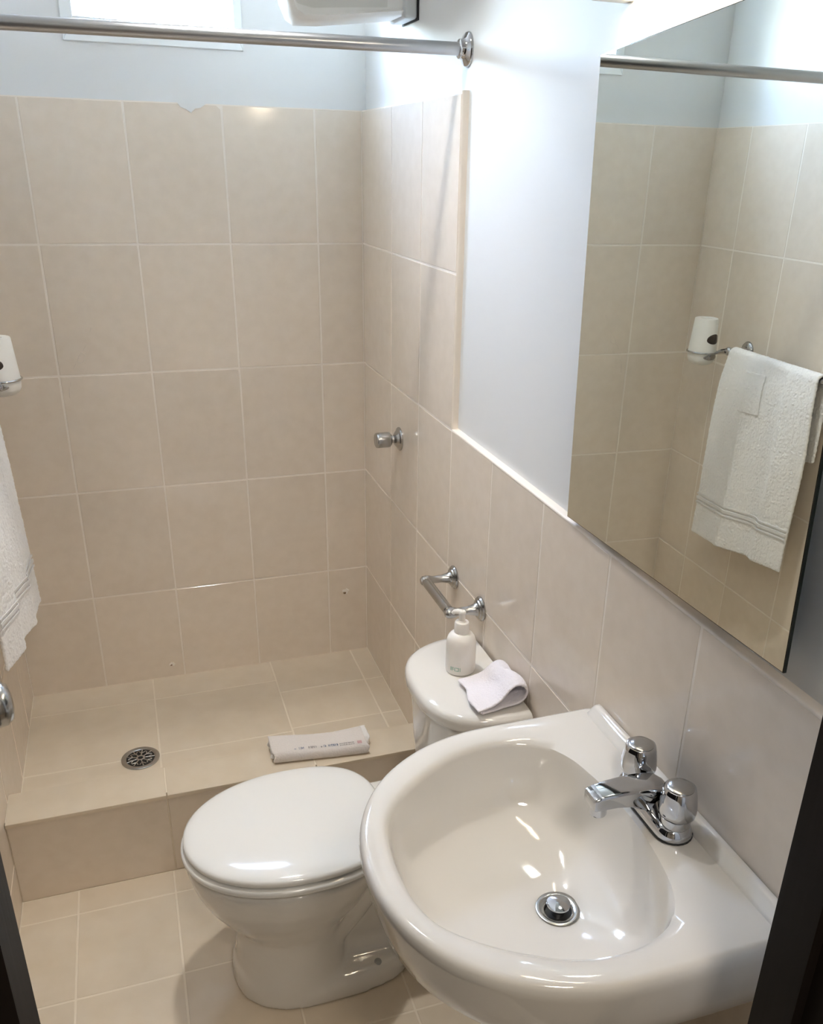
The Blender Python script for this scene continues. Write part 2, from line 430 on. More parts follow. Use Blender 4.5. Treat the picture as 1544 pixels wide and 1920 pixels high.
# underside up to the rim
for (z, sx, sy, dz) in ((0.655, .50, .36, 0), (0.670, .60, .46, 0), (0.700, .76, .66, 0.0), (0.735, .885, .85, 0.0), (0.770, .955, .945, .012), (0.800, .978, .972, .018), (0.835, .990, .988, .012), (0.860, .998, .997, .004), (0.872, 1, 1, 0)):
    rings.append([(*sc(p, sx, sy), z + dz * frontness(p)) for p in OUT])
def inset(p, d):
    v = Vector((BC[0] - p[0], BC[1] - p[1])); v.normalize()
    q = [p[0] + v.x * d, p[1] + v.y * d]
    return (min(q[0], -0.0) , q[1])
rings.append([(*inset(p, 0.0018), 0.880) for p in OUT])
rings.append([(*inset(p, 0.006), 0.8852) for p in OUT])
rings.append([(*inset(p, 0.012), ZR + .0006) for p in OUT])
rings.append([(*lerp(inset(p, .012), q, .35), ZR - 0.0002) for p, q in zip(OUT, INN)])
rings.append([(*lerp(inset(p, .012), q, .75), ZR - 0.0014) for p, q in zip(OUT, INN)])
ZD = 0.742
for (s, z) in ((1.0, .8800), (.988, .8735), (.973, .860), (.950, .838), (.918, .814), (.872, .793), (.80, .777), (.69, .766), (.55, .7575), (.42, .7515), (.30, .7470)):
    rings.append([(*lerp(DR, q, s), z) for q in INN])
dr_r = 0.026
rings.append([(DR[0] + dr_r * math.cos(t), DR[1] + dr_r * math.sin(t), ZD) for t in TH])
rings.append([(DR[0] + .020 * math.cos(t), DR[1] + .020 * math.sin(t), ZD - 0.004) for t in TH])
rings.append([(DR[0] + .019 * math.cos(t), DR[1] + .019 * math.sin(t), ZD - 0.05) for t in TH])
basin = empty('pedestal_basin', (-0.2, YB, 0.0)); tag(basin, 'white ceramic pedestal wash basin with deep round bowl below the mirror', 'basin')
bo = child(MB().loft(rings).build('bowl', M_cer, smooth=60), basin)
# raised lip along the wall
lp = [(-0.0005, 0.880), (-0.0005, 0.897), (-0.004, 0.9005), (-0.012, 0.9005), (-0.018, 0.897), (-0.024, 0.889), (-0.030, 0.8855), (-0.030, 0.880)]
b = MB(); ys = [(YB + 0.255, 0.0), (YB + 0.251, .5), (YB + 0.246, .9), (YB + 0.238, 1), (YB - 0.238, 1), (YB - 0.246, .9), (YB - 0.251, .5), (YB - 0.255, 0.0)]
b.loft([[(x * (0.6 + 0.4 * k), y, 0.880 + (z - 0.880) * (0.3 + 0.7 * k)) for x, z in lp] for y, k in ys])
child(b.build('back_lip', M_cer, smooth=60), basin)
# pedestal column
b = MB(); pr = []
for (z, ax, ay, x0) in ((0.0, .105, .105, -.155), (0.02, .105, .105, -.155), (0.06, .092, .092, -.155), (.30, .086, .086, -.16), (.52, .098, .10, -.17), (.62, .125, .135, -.18), (.69, .15, .165, -.19), (.705, .15, .165, -.19)):
    pr.append([(x0 + ax * math.cos(t), YB + ay * math.sin(t), z) for t in TH[::3]])
b.loft(pr); child(b.build('pedestal', M_cer, smooth=60), basin)
# drain
b = MB().lathe([(0.0325, 0.001), (0.0330, 0.0025), (0.0312, 0.0035), (0.0215, 0.0012), (0.0195, -0.002), (0.0190, -0.012), (0.0, -0.012)], 40, Matrix.Translation((*DR, ZD)), cap=False)
dr = child(b.build('drain_flange', M_sat, smooth=50), basin)
child(MB().lathe([(0.0188, -.010), (0.0188, -.006), (0.0, -.006)], 32, Matrix.Translation((*DR, ZD)), cap=False).build('throat_shade', M_dark), basin)  # black disc closing the throat, its colour stands in for the shade below
b = MB().lathe([(0.010, -0.006), (0.010, 0.0085), (0.0165, 0.0095), (0.0178, 0.0110), (0.0173, 0.0128), (0.010, 0.0140), (0.0, 0.0143)], 36, Matrix.Translation((*DR, ZD)), cap=False)
child(b.build('stopper', M_chrome, smooth=40), basin)

# ------------------------------------------------------------------ faucet
FX, FY, FZ = -0.052, YB - 0.004, ZR + 0.0005
fau = empty('basin_faucet', (FX, FY, FZ)); tag(fau, 'chrome two-handle faucet with short spout on the back of the basin', 'faucet')
def stadium(hl, hw, n=12):
    p = []
    for i in range(n + 1):
        a = PI * i / n; p.append((hw * math.cos(a), hl - hw + hw * math.sin(a)))
    for i in range(n + 1):
        a = PI + PI * i / n; p.append((hw * math.cos(a), -(hl - hw) + hw * math.sin(a)))
    return p
b = MB(); st = [(0.000, .0785, .0275), (0.003, .0785, .0275), (0.008, .0770, .0262), (0.014, .0745, .0240), (0.0165, .071, .0215), (0.0175, .066, .018)]
b.loft([[(FX + x, FY + y, FZ + z) for x, y in stadium(hl, hw)] for z, hl, hw in st])
child(b.build('base_plate', M_chrome, smooth=50), fau)
child(MB().loft([[(FX + x, FY + y, FZ + z) for x, y in stadium(.0795, .0285)] for z in (-0.001, 0.0012)]).build('gasket', M_dark), fau)
# body + spout: lofted rounded rectangles marching from the back of the base to the tip
def rrect(cx_, cz, hy, hz, tilt=0.0, r=.35, n=5):
    pts = []
    rr = min(hy, hz) * r
    for (sy, sz, a0) in ((1, 1, 0), (-1, 1, PI / 2), (-1, -1, PI), (1, -1, 1.5 * PI)):
        for i in range(n + 1):
            a = a0 + PI / 2 * i / n
            y = sy * (hy - rr) + rr * math.cos(a); z = sz * (hz - rr) + rr * math.sin(a)
            pts.append((cx_ + z * math.sin(tilt), FY + y, cz + z * math.cos(tilt)))
    return pts
sp = []
for (x, zt, zb, hy, tl) in ((.020, .034, .006, .012, 0), (.016, .042, .006, .017, 0), (.004, .050, .006, .0215, 0), (-.014, .0545, .008, .0225, 0), (-.030, .0560, .0185, .0215, 0), (-.050, .0565, .0275, .0200, 0),
                            (-.072, .0560, .0310, .0190, 0), (-.092, .0545, .0310, .0180, 0), (-.103, .0530, .0305, .0172, 0), (-.107, .0510, .0315, .0160, 0), (-.1085, .0480, .0340, .0130, 0)):
    sp.append(rrect(FX + x, FZ + (zt + zb) / 2, hy, (zt - zb) / 2, tl))
so = child(MB().loft(sp).build('spout', M_chrome, smooth=32), fau)
aM = Matrix.Translation((FX - .092, FY, FZ + 0.033))
child(MB().lathe([(0.0, 0.004), (.0128, .004), (.0128, -.0155), (.0118, -.0180), (.0085, -.0180), (.0085, -.012), (0.0, -.012)], 28, aM, cap=False).build('aerator', M_chrome, smooth=40), fau)
# sloping shoulders joining the spout body to the handles
for sgn in (1, -1):
    rs = []
    for (dy, zt, hx) in ((0.012, .046, .019), (.022, .036, .0195), (.032, .026, .020), (.042, .0195, .0195), (.050, .017, .018)):
        rs.append([(FX + hx * math.cos(a), FY + sgn * dy, FZ + .010 + (zt - .010) * max(0, math.sin(a)) ** 0.6 if math.sin(a) > 0 else FZ + .010) for a in [PI * k / 10 for k in range(11)]])
    child(MB().loft(rs).build('shoulder', M_chrome, smooth=50), fau)
    hM = Matrix.Translation((FX + 0.002, FY + sgn * 0.0515, FZ + 0.0165))
    child(MB().lathe([(.0, 0), (.0210, 0), (.0210, .009), (.0200, .0140), (.0, .0140)], 36, hM, cap=False).build('collar', M_chrome, smooth=40), fau)
    # handle: softly six-lobed barrel
    prof = [(.0175, .0125), (.0225, .0135), (.0252, .0175), (.0266, .0250), (.0265, .0330), (.0254, .0430), (.0240, .0520), (.0228, .0575), (.0212, .0600), (.0195, .0603)]
    rs = []
    for r, h in prof:
        rs.append([hM @ Vector((r * (1 + .024 * math.cos(6 * t)) * math.cos(t), r * (1 + .024 * math.cos(6 * t)) * math.sin(t), h)) for t in [2 * PI * k / 72 for k in range(72)]])
    ho = child(MB().loft(rs).build('handle', M_chrome, smooth=35), fau)
    cp = MB().lathe([(.0185, .0595), (.0185, .0612), (.0172, .0622), (.010, .0630), (0, .0632)], 36, hM, cap=False).build('handle_cap', M_sat, smooth=40)
    cp.parent = ho
fau_children = [c for c in fau.children]

# ------------------------------------------------------------------ toilet
YT = -1.157
toi = empty('toilet', (-0.45, YT, 0)); tag(toi, 'white close-coupled toilet with closed lid beside the basin', 'toilet')
def egg(xt, xb, hw, xc=None, n=64, ef=2.05, eb=2.5):
    if xc is None: xc = xt + (xb - xt) * 0.56
    p = []
    for i in range(n):
        t = 2 * PI * i / n; c, s_ = math.cos(t), math.sin(t)
        e = ef if c < 0 else eb
        ax = (xc - xt) if c < 0 else (xb - xc)
        p.append((xc + math.copysign(abs(c) ** (2 / e), c) * ax, YT + math.copysign(abs(s_) ** (2 / e), s_) * hw))
    return p
def ringz(pts, z): return [(x, y, z) for x, y in pts]
b = MB()
b.loft([ringz(egg(xt, xb, hw), z) for xt, xb, hw, z in (
    (-.630, -.37, .138, .004), (-.624, -.37, .131, .05), (-.618, -.37, .124, .10), (-.616, -.37, .121, .15), (-.617, -.37, .122, .178), (-.630, -.365, .132, .200),
    (-.655, -.35, .146, .230), (-.680, -.32, .164, .270), (-.697, -.30, .176, .310), (-.706, -.285, .183, .345), (-.709, -.275, .186, .368), (-.706, -.275, .184, .379))])
# foot
b.loft([ringz(egg(-.630, -.212, hw, xc=-.44, ef=2.3, eb=3.2), z) for hw, z in ((.140, .0), (.140, .012), (.137, .035), (.130, .050), (.120, .058))])
# rear web, back block
b.loft([ringz([(-.46, YT - hw), (-.46, YT + hw), (-.225, YT + hw), (-.225, YT - hw)], z) for hw, z in ((.085, .03), (.062, .10), (.060, .25), (.075, .36))])
b.loft([ringz([(-.262 , YT - hw), (-.262, YT + hw), (x1, YT + hw), (x1, YT - hw)], z) for hw, z, x1 in ((.118, .03, -.216), (.105, .12, -.216), (.088, .22, -.20), (.085, .36, -.17))])
# trapway bulge on each side
for sg in (-1, 1):
    b.tube([(-.47, YT + sg * .040, .085), (-.42, YT + sg * .048, .135), (-.365, YT + sg * .05, .20), (-.315, YT + sg * .048, .265), (-.26, YT + sg * .045, .33)], [.05, .050, .047, .044, .040], 18)
# rear deck under the tank
b.loft([ringz([(-.33, YT - hw), (-.33, YT + hw), (-.03, YT + hw2), (-.03, YT - hw2)], z) for hw, hw2, z in ((.09, .075, .30), (.125, .10, .345), (.13, .11, .384))])
tmp = b.build('toilet_raw', M_cer)
md = tmp.modifiers.new('r', 'REMESH'); md.mode = 'VOXEL'; md.voxel_size = 0.0065
ms = tmp.modifiers.new('s', 'SMOOTH'); ms.factor = 0.5; ms.iterations = 9
dg = bpy.context.evaluated_depsgraph_get()
me = bpy.data.meshes.new_from_object(tmp.evaluated_get(dg)); me.name = 'bowl'
bpy.data.objects.remove(tmp)
child(link('bowl', me, M_cer, smooth=180), toi)
# seat ring and lid
def plate(z0, prof, xt, xb, hw, top=True):
    R_ = []
    for (ds, dz) in prof:
        R_.append(ringz(egg(xt + ds, xb - ds, hw - ds, n=96, ef=2.08, eb=2.7), z0 + dz))
    return MB().loft(R_)
child(plate(.3830, ((.014, 0), (.003, .0015), (0, .006), (0, .013), (.003, .0175), (.016, .0190)), -.714, -.268, .188).build('seat', M_seat, smooth=50), toi)
child(plate(.4055, ((.016, 0), (.0040, .0015), (.0020, .006), (.003, .013), (.008, .0165), (.017, .0192), (.028, .0212), (.042, .0227), (.06, .0239), (.085, .0250), (.115, .0257), (.15, .0260)), -.710, -.268, .184).build('lid', M_seat, smooth=50), toi)
for sg in (-1, 1):
    child(MB().lathe([(0, 0), (.016, 0), (.016, .016), (.013, .020), (0, .021)], 24, Matrix.Translation((-.248, YT + sg * .072, .384)), cap=False).build('hinge', M_seat, smooth=50), toi)
# bolt hole in the foot
child(MB().lathe([(0, 0), (.0085, 0), (.0085, .004), (.006, .0055), (0, .006)], 20, frame((-.313, YT - .108, .0535), (-.05, -.5, 1)), cap=False).build('bolt_cap', M_grey, smooth=50), toi)
# tank
def dsh(xf, hw, e=2.7, xb=-0.006, n=56):
    p = []
    for i in range(n + 1):
        t = -PI / 2 + PI * i / n; c, s_ = math.cos(t), math.sin(t)
        p.append((xb - abs(c) ** (2 / e) * (-xf + xb), YT - 0.008 + math.copysign(abs(s_) ** (2 / e), s_) * hw))
    return p
b = MB().loft([ringz(dsh(xf, hw), z) for xf, hw, z in ((-.150, .130, .384), (-.162, .145, .392), (-.175, .158, .43), (-.186, .168, .55), (-.192, .172, .682), (-.192, .172, .690))])
child(b.build('tank', M_cer, smooth=50), toi)
b = MB().loft([ringz(dsh(xf, hw), z) for xf, hw, z in ((-.193, .172, .688), (-.203, .179, .690), (-.206, .181, .696), (-.206, .181, .710), (-.203, .179, .718), (-.196, .173, .7235), (-.18, .16, .7258), (-.12, .11, .727), (-.04, .03, .727))])
child(b.build('tank_lid', M_cer, smooth=50), toi)

# ------------------------------------------------------------------ mirror and vanity lamp
mn = Vector((-1, 0.018, 0.0028)).normalized(); mc = Vector((-0.012, -1.68, 1.53))
mu = Vector((0.018, 1, 0)).normalized(); mv = mn.cross(mu); mv = mv if mv.z > 0 else -mv
def onm(y, z, d=0.0):
    s = (y - mc.y) / mu.y; t = (z - mc.z) / mv.z
    return mc + mu * s + mv * t + mn * d
mir = empty('wall_mirror', (-0.025, -1.71, 1.20)); tag(mir, 'large frameless rectangular mirror on the wall above the basin', 'mirror')
my0, my1, mz0, mz1 = -2.004, -1.420, 1.203, 1.889
cr = [(-1.987, 1.2006), (-1.414, 1.1817), (-1.384, 1.8826), (-1.953, 1.924)]; e_ = .0012
b = MB().loft([[onm(y, z, -0.005) for y, z in cr], [onm(y, z, -0.0006) for y, z in cr]])
child(b.build('glass_edge', M_edge), mir)
ci = [(cr[0][0] + e_, cr[0][1] + e_), (cr[1][0] - e_, cr[1][1] + e_), (cr[2][0] - e_, cr[2][1] - e_), (cr[3][0] + e_, cr[3][1] - e_)]
b = MB().loft([[onm(y, z, -0.0008) for y, z in ci], [onm(y, z, 0.0) for y, z in ci]])
child(b.build('silvered_glass', M_mirror), mir)
b = MB()
for (y, z) in ((-1.80, 1.33), (-1.58, 1.33), (-1.58, 1.75), (-1.80, 1.75)):
    p = onm(y, z, -0.004)
    b = MB().box((p.x, y - .02, z - .02), (XP, y + .02, z + .02)); child(b.build('standoff_block', M_grey), mir)

lam = empty('vanity_lamp', (XP, -1.68, 1.97)); tag(lam, 'warm bar lamp mounted on the wall above the mirror', 'lamp')
LY0, LY1 = -1.965, -1.405
child(MB().box((-0.042, LY0, 1.990), (XP, LY1, 2.035)).build('housing', M_plast, bevel=(.003, 2)), lam)
for (ya, yb) in ((LY1 - .028, LY1), (LY0, LY0 + .028)):
    child(MB().box((-0.040, ya, 1.944), (XP, yb, 1.992)).build('end_cap', M_plast, bevel=(.002, 1)), lam)
for k in range(3):
    y1 = LY1 - .032 - k * .168; y0 = y1 - .158
    child(MB().tube([(-0.010, y0, 1.964), (-0.010, y1, 1.964)], .013, 16).build('tube', M_lamp, smooth=60), lam)

# ------------------------------------------------------------------ shower rod
rod = empty('shower_rod', (XP, -0.793, 1.944)); tag(rod, 'brushed steel shower curtain rod across the top of the shower', 'curtain rod')
child(MB().tube([(XL, -0.793, 1.936), (XP, -0.793, 1.9447)], 0.0122, 24).build('bar', M_rod, smooth=60), rod)
fl = [(0.0, 0), (.0315, 0), (.0315, .003), (.029, .0065), (.022, .009), (.0185, .013), (.0175, .020), (.0150, .022), (.0, .022)]
child(MB().lathe(fl, 36, frame((XP, -0.793, 1.9447), (-1, 0, 0)), cap=False).build('flange', M_chrome, smooth=40), rod)
child(MB().lathe(fl, 36, frame((XL, -0.793, 1.936), (1, 0, 0)), cap=False).build('flange', M_chrome, smooth=40), rod)

# ------------------------------------------------------------------ shower valve
val = empty('shower_valve', (0, -0.388, 1.030)); tag(val, 'satin metal shower valve knob on the tiled right wall', 'shower valve')
vM = frame((0, -0.388, 1.030), (-1, 0, 0))
child(MB().lathe([(0, 0), (.033, 0), (.033, .002), (.031, .005), (.025, .0075), (.021, .012), (.015, .016), (.0105, .019), (.0095, .030), (.0, .030)], 36, vM, cap=False).build('escutcheon', M_sat, smooth=24), val)
child(MB().lathe([(0, .026), (.016, .026), (.0205, .030), (.0215, .034), (.0215, .066), (.0205, .069), (.0185, .0705), (.0, .071)], 36, vM, cap=False).build('knob', M_sat, smooth=45), val)

# ------------------------------------------------------------------ toilet paper holder
tph = empty('paper_holder', (0, -0.944, 0.812)); tag(tph, 'empty satin metal toilet paper holder on the wall above the tank', 'paper holder')
ros = [(0, 0), (.0285, 0), (.0290, .003), (.0265, .007), (.0225, .008), (.0210, .011), (.0165, .0125), (.0140, .016), (.0125, .021), (.0095, .034), (.0092, .058), (.0115, .064), (.0130, .074), (.0115, .083), (.007, .088), (0, .089)]
for y in (-0.857, -1.034):
    child(MB().lathe(ros, 32, frame((0, y, .812), (-1, 0, 0)), cap=False).build('post', M_sat, smooth=24), tph)
child(MB().lathe([(0, .0), (.0075, 0), (.0075, .006), (.0120, .008), (.0120, .161), (.0075, .163), (.0075, .169), (0, .169)], 24, frame((-.0755, -1.030, .812), (0, 1, 0)), cap=False).build('roller', M_sat, smooth=45), tph)

# ------------------------------------------------------------------ soap bottle on the tank
BP = Vector((-0.088, -1.140, 0.7275))
bot = empty('pump_bottle', BP); tag(bot, 'small white pump soap bottle standing on the toilet tank', 'bottle')
BM = Matrix.Translation(BP)
child(MB().lathe([(0, 0), (.028, 0), (.0315, .002), (.0325, .006), (.0325, .066), (.0318, .074), (.029, .083), (.0245, .0895), (.0185, .0935), (.015, .0945), (.0145, .097), (0, .097)], 48, BM, cap=False).build('body', M_pump, smooth=50), bot)
col_ = child(MB().lathe([(0, .0945), (.0162, .0945), (.0164, .096), (.0160, .115), (.0145, .1185), (.009, .1195), (.008, .1215), (0, .1215)], 40, BM, cap=False).build('collar', M_pump, smooth=50), bot)
child(MB().lathe([(0, .118), (.0072, .118), (.0066, .132), (.0078, .1385), (.0080, .1415), (.006, .1445), (0, .1450)], 28, BM, cap=False).build('pump_stem', M_pump, smooth=50), bot)
hd = Vector((-0.62, 0.55, 0)).normalized()
pth = [BP + Vector((0, 0, .1405)) + hd * 0.0, BP + Vector((0, 0, .1412)) + hd * .010, BP + Vector((0, 0, .1385)) + hd * .018, BP + Vector((0, 0, .1340)) + hd * .0215]
child(MB().tube(pth, [.0062, .0056, .0048, .0042], 14).build('nozzle', M_pump, smooth=60), bot)
b = MB(); a0 = math.atan2(-2.686 - BP.y, -0.702 - BP.x) - 0.34
def lblquad(b, u0, u1, z0, z1):
    v = []; f = []; k = 4
    for i in range(k + 1):
        a = a0 + (u0 + (u1 - u0) * i / k) / .0327
        for z in (z0, z1): v.append((BP.x + .0327 * math.cos(a), BP.y + .0327 * math.sin(a), BP.z + z))
    for i in range(k): f.append((2 * i, 2 * i + 2, 2 * i + 3, 2 * i + 1))
    b.add(v, f)
for (u0, u1, z0, z1) in ((-.0075, -.0060, .0205, .0265), (-.0050, -.0040, .0205, .0265), (-.0040, -.0020, .0255, .0265), (-.0040, -.0020, .0228, .0238), (-.0010, .0, .0205, .0265), (.0006, .0045, .0255, .0265), (.0006, .0045, .0205, .0215), (.0045, .0055, .0205, .0265), (.0070, .0078, .0205, .0265)):
    lblquad(b, u0 * 1.5, u1 * 1.5, .013 + (z0 - .0205) * 1.5, .013 + (z1 - .0205) * 1.5)
child(b.build('printed_label', M_green), bot)

# ------------------------------------------------------------------ cloth meshes
def sheet(rows_, thick, name, material, parent=None, amp=0.0008, lev=1):
    """rows_: grid of points (list of lists); becomes a thickened cloth mesh"""
    me = bpy.data.meshes.new(name); n = len(rows_[0]); v = [tuple(p) for r in rows_ for p in r]
    f = [(i * n + j, i * n + j + 1, (i + 1) * n + j + 1, (i + 1) * n + j) for i in range(len(rows_) - 1) for j in range(n - 1)]
    me.from_pydata(v, [], f); me.update()
    o = link(name, me, material, parent)
    so_ = o.modifiers.new('solid', 'SOLIDIFY'); so_.thickness = thick; so_.offset = 0
    sb = o.modifiers.new('sub', 'SUBSURF'); sb.levels = lev; sb.render_levels = lev
    tx = bpy.data.textures.new(name + '_pile', 'CLOUDS'); tx.noise_scale = 0.006
    dm = o.modifiers.new('pile', 'DISPLACE'); dm.texture = tx; dm.strength = amp * 2; dm.texture_coords = 'GLOBAL'
    dg = bpy.context.evaluated_depsgraph_get()
    me2 = bpy.data.meshes.new_from_object(o.evaluated_get(dg)); me2.name = name
    o.modifiers.clear(); old = o.data; o.data = me2; bpy.data.meshes.remove(old)
    me2.shade_smooth()
    return o
def resample(pts, n):
    P = [Vector(p) for p in pts]
    fine = []
    for i in range(len(P) - 1):
        p0 = P[max(i - 1, 0)]; p1 = P[i]; p2 = P[i + 1]; p3 = P[min(i + 2, len(P) - 1)]
        for k in range(12):
            t = k / 12
            fine.append(0.5 * ((2 * p1) + (-p0 + p2) * t + (2 * p0 - 5 * p1 + 4 * p2 - p3) * t * t + (-p0 + 3 * p1 - 3 * p2 + p3) * t ** 3))
    fine.append(P[-1])
    d = [0]
    for a, c in zip(fine, fine[1:]): d.append(d[-1] + (c - a).length)
    out = []; k = 0
    for i in range(n):
        s = d[-1] * i / (n - 1)
        while k < len(d) - 2 and d[k + 1] < s: k += 1
        t = (s - d[k]) / max(1e-9, d[k + 1] - d[k]); out.append(fine[k].lerp(fine[k + 1], t))
    return out

# folded washcloth on the tank (profile in x-z, swept along y)
prof = [(-.118, .0125), (-.10, .0135), (-.075, .0175), (-.055, .027), (-.040, .043), (-.024, .052), (-.008, .046), (-.001, .030), (-.008, .013), (-.024, .007), (-.042, .0075), (-.060, .006), (-.085, .005), (-.108, .005)]
pp = resample([(x, 0, z) for x, z in prof], 46)
g = []
for k in range(22):
    t = k / 21; y = -1.318 + t * 0.128
    dz = 1 + 0.10 * math.sin(t * 5) - 0.15 * t
    g.append([(p.x * (1 - .10 * t) - 0.006 + (0.004 * math.sin(9 * t + p.x * 40)), y + 0.010 * (p.x + .06) / .06 * (1 if t < .5 else .6) - .05 * (p.x + .1), 0.7285 + max(.0045, p.z * dz)) for p in pp])
cl = sheet(g, 0.0055, 'washcloth', M_terry2, amp=.0007)
tag(cl, 'folded white washcloth curled into a loop on the toilet tank', 'washcloth')

# folded towel on the curb
def strip(x0, x1, yf, yb, zt, zb, lean, name, material, parent, wav=0.002):
    sec = [(yb, zb + .003), (yb + .002, zt - .004), (yb - .006, zt), ((yf + yb) / 2, zt - .001), (yf + .010, zt - .003), (yf, zt - .010), (yf - .001, zb + .008), (yf + .006, zb + .003), ((yf + yb) / 2, zb + .003), (yb - .006, zb + .003)]
    pr = resample([(0, y, z) for y, z in sec] + [(0, yb, zb + .003)], 34)
    g = []
    for k in range(40):
        t = k / 39; x = x0 + (x1 - x0) * t
        bulge = 1 + .10 * (abs(2 * t - 1) ** 2.0)
        g.append([(x + .004 * math.sin(p.z * 300 + k * .0), lean * (t - .5) + yf + (p.y - yf) * bulge, zb + (p.z - zb) * bulge + wav * math.sin(7 * t) * (p.z > zb + .006)) for p in pr])
    return sheet(g, 0.005, name, material, parent, amp=.0006)
M_print = mat('printed_terry', lin(226, 220, 216), 0.95, spec=0.1, bump=(240, 1.0), sheen=0.3)
M_ink = mat('faded_blue_ink', lin(120, 132, 150), 0.9, spec=0.1)
M_ink2 = mat('faded_grey_ink', lin(140, 136, 138), 0.9, spec=0.1)
M_ink3 = mat('faded_pink_ink', lin(206, 160, 164), 0.9, spec=0.1)
ct = empty('folded_towel', (-0.325, -0.71, CT)); tag(ct, 'small folded white towel with printed marks lying on the shower curb', 'towel')
t1 = strip(-.452, -.196, -.745, -.672, CT + .034, CT + .0005, -.030, 'roll', M_print, None, .0015); child(t1, ct)
from mathutils.bvhtree import BVHTree
bvh = BVHTree.FromPolygons([v.co.copy() for v in t1.data.vertices], [tuple(p.vertices) for p in t1.data.polygons])
def mark(u0, u1, v0, v1, m_):
    # thin ink patch lying on the sloping top of the folded towel
    def pt(u, v):
        x = -.452 + .256 * u; y = -.030 * (u - .5) - .745 + .030 * v
        h = bvh.ray_cast(Vector((x, y - .06, CT + .034 + .08)), Vector((0, .6, -.8)))
        return tuple(h[0] + Vector((0, -.0008, .0010)))
    n_ = 2; q = [[pt(u0 + (u1 - u0) * i / n_, v) for i in range(n_ + 1)] for v in (v0, v1)]
    b = MB(); b.add(q[0] + q[1], [(i, i + 1, n_ + 2 + i, n_ + 1 + i) for i in range(n_)])
    child(b.build('ink_mark', m_), ct)
rk = random.Random(3)
for (u0, u1, m_, kind) in ((.225, .240, M_ink, 0), (.27, .32, M_ink, 1), (.37, .45, M_ink2, 1), (.50, .515, M_ink2, 0), (.53, .555, M_ink, 2), (.58, .68, M_ink, 1), (.70, .85, M_ink2, 3)):
    u = u0
    while u < u1:
        w_ = min(rk.uniform(.008, .016), u1 - u + .004)
        if kind == 3:
            mark(u, u + w_ * .8, .20, .30, m_); mark(u, u + w_ * .8, .42, .55, m_)
        else:
            mark(u, u + w_ * .45, .25, .58 if kind else .45, m_); mark(u, u + w_ * .9, .25 + rk.uniform(0, .2), .36 + rk.uniform(0, .2), m_)
        u += w_ + .004
for i in range(3):
    for j in range(3):
        mark(.885 + .016 * i, .899 + .016 * i, .22 + .13 * j, .33 + .13 * j, M_ink3)
t2 = strip(-.456, -.185, -.716, -.664, CT + .026, CT + .0005, -.010, 'inner_fold', M_terry, None, .001); child(t2, ct)

# ------------------------------------------------------------------ towel bar, dispenser and hanging towel on the left wall
BX, BZ = -1.046, 1.236
tb = empty('towel_bar', (XL, -0.55, BZ)); tag(tb, 'chrome towel bar with a round holder ring on the left wall', 'towel bar')
child(MB().tube([(BX, -0.335, BZ), (BX, -0.815, BZ)], .0085, 18).build('bar', M_chrome, smooth=60), tb)
pst = [(0, 0), (.028, 0), (.028, .003), (.024, .008), (.012, .012), (.0105, .020), (.0105, .060), (.013, .066), (.0125, .074), (.008, .079), (0, .080)]
for y in (-0.345, -0.805):
    child(MB().lathe(pst, 28, frame((XL, y, BZ), (1, 0, 0)), cap=False).build('post', M_chrome, smooth=50), tb)
DC = Vector((-1.003, -0.262, 0)); 
rg = [(DC.x + .046 * math.cos(2 * PI * k / 40), DC.y + .046 * math.sin(2 * PI * k / 40), 1.222) for k in range(41)]
child(MB().tube(rg, .0028, 10).build('ring', M_chrome, smooth=60), tb)
child(MB().tube([(BX, -0.34, BZ), (-1.036, -.318, 1.230), (-1.026, -.302, 1.222)], [.010, .008, .004], 14).build('ring_arm', M_chrome, smooth=60), tb)
# dispenser
dsp = empty('soap_dispenser', (DC.x, DC.y, 1.178)); tag(dsp, 'white rounded dispenser in the ring on the left wall beside the towel', 'dispenser')
DM = Matrix.Translation((DC.x, DC.y, 0))
child(MB().lathe([(0, 1.1800), (.016, 1.1805), (.028, 1.184), (.0365, 1.190), (.0415, 1.199), (.0430, 1.210), (.0432, 1.2195), (.0432, 1.2215), (0, 1.2215)], 56, DM, cap=False).build('cup', M_plast, smooth=50), dsp)
child(MB().lathe([(0, 1.2205), (.0434, 1.2205), (.0434, 1.2225), (.0420, 1.240), (.0360, 1.3200), (.0350, 1.3240), (.0330, 1.3250), (.0175, 1.3240), (.0160, 1.3220), (.0160, 1.300), (0, 1.300)], 56, DM, cap=False).build('body', M_plast, smooth=40), dsp)
def patch(cz, hw, hh, off, az, rad_at, name, material, bulge=0.0, ex=2.0, flat=0.0):
    """oval patch hugging the dispenser, az = azimuth, returns object"""
    rings_ = []
    for s in (1.0, .92, .6, .25):
        ring = []
        for k in range(32):
            t = 2 * PI * k / 32; u = hw * s * math.copysign(abs(math.cos(t)) ** (2 / ex), math.cos(t)); v = hh * s * math.copysign(abs(math.sin(t)) ** (2 / ex), math.sin(t))
            if flat and v < 0: v *= flat
            z = cz + v; r = rad_at(z) + (off if s < 1 else -.001) + bulge * (1 - s * s); a = az + u / r
            ring.append((DC.x + r * math.cos(a), DC.y + r * math.sin(a), z))
        rings_.append(ring)
    return child(MB().loft(rings_).build(name, material, smooth=60), dsp)
az = math.atan2(-2.686 - DC.y, -0.702 - DC.x) - .47
rb = lambda z: .0434 - (z - 1.2225) * .0074 / .0975 if z > 1.2225 else (.043 if z > 1.21 else .043 - (1.21 - z) ** 2 * 20)
patch(1.262, .029, .019, .0008, az, rb, 'level_window', M_smoke, flat=.7)
patch(1.2090, .030, .0090, .0010, az + .10, rb, 'lever_recess', M_sat)
patch(1.2090, .0050, .0085, .0030, az + .35, rb, 'lever', M_chrome, bulge=.002, ex=4)

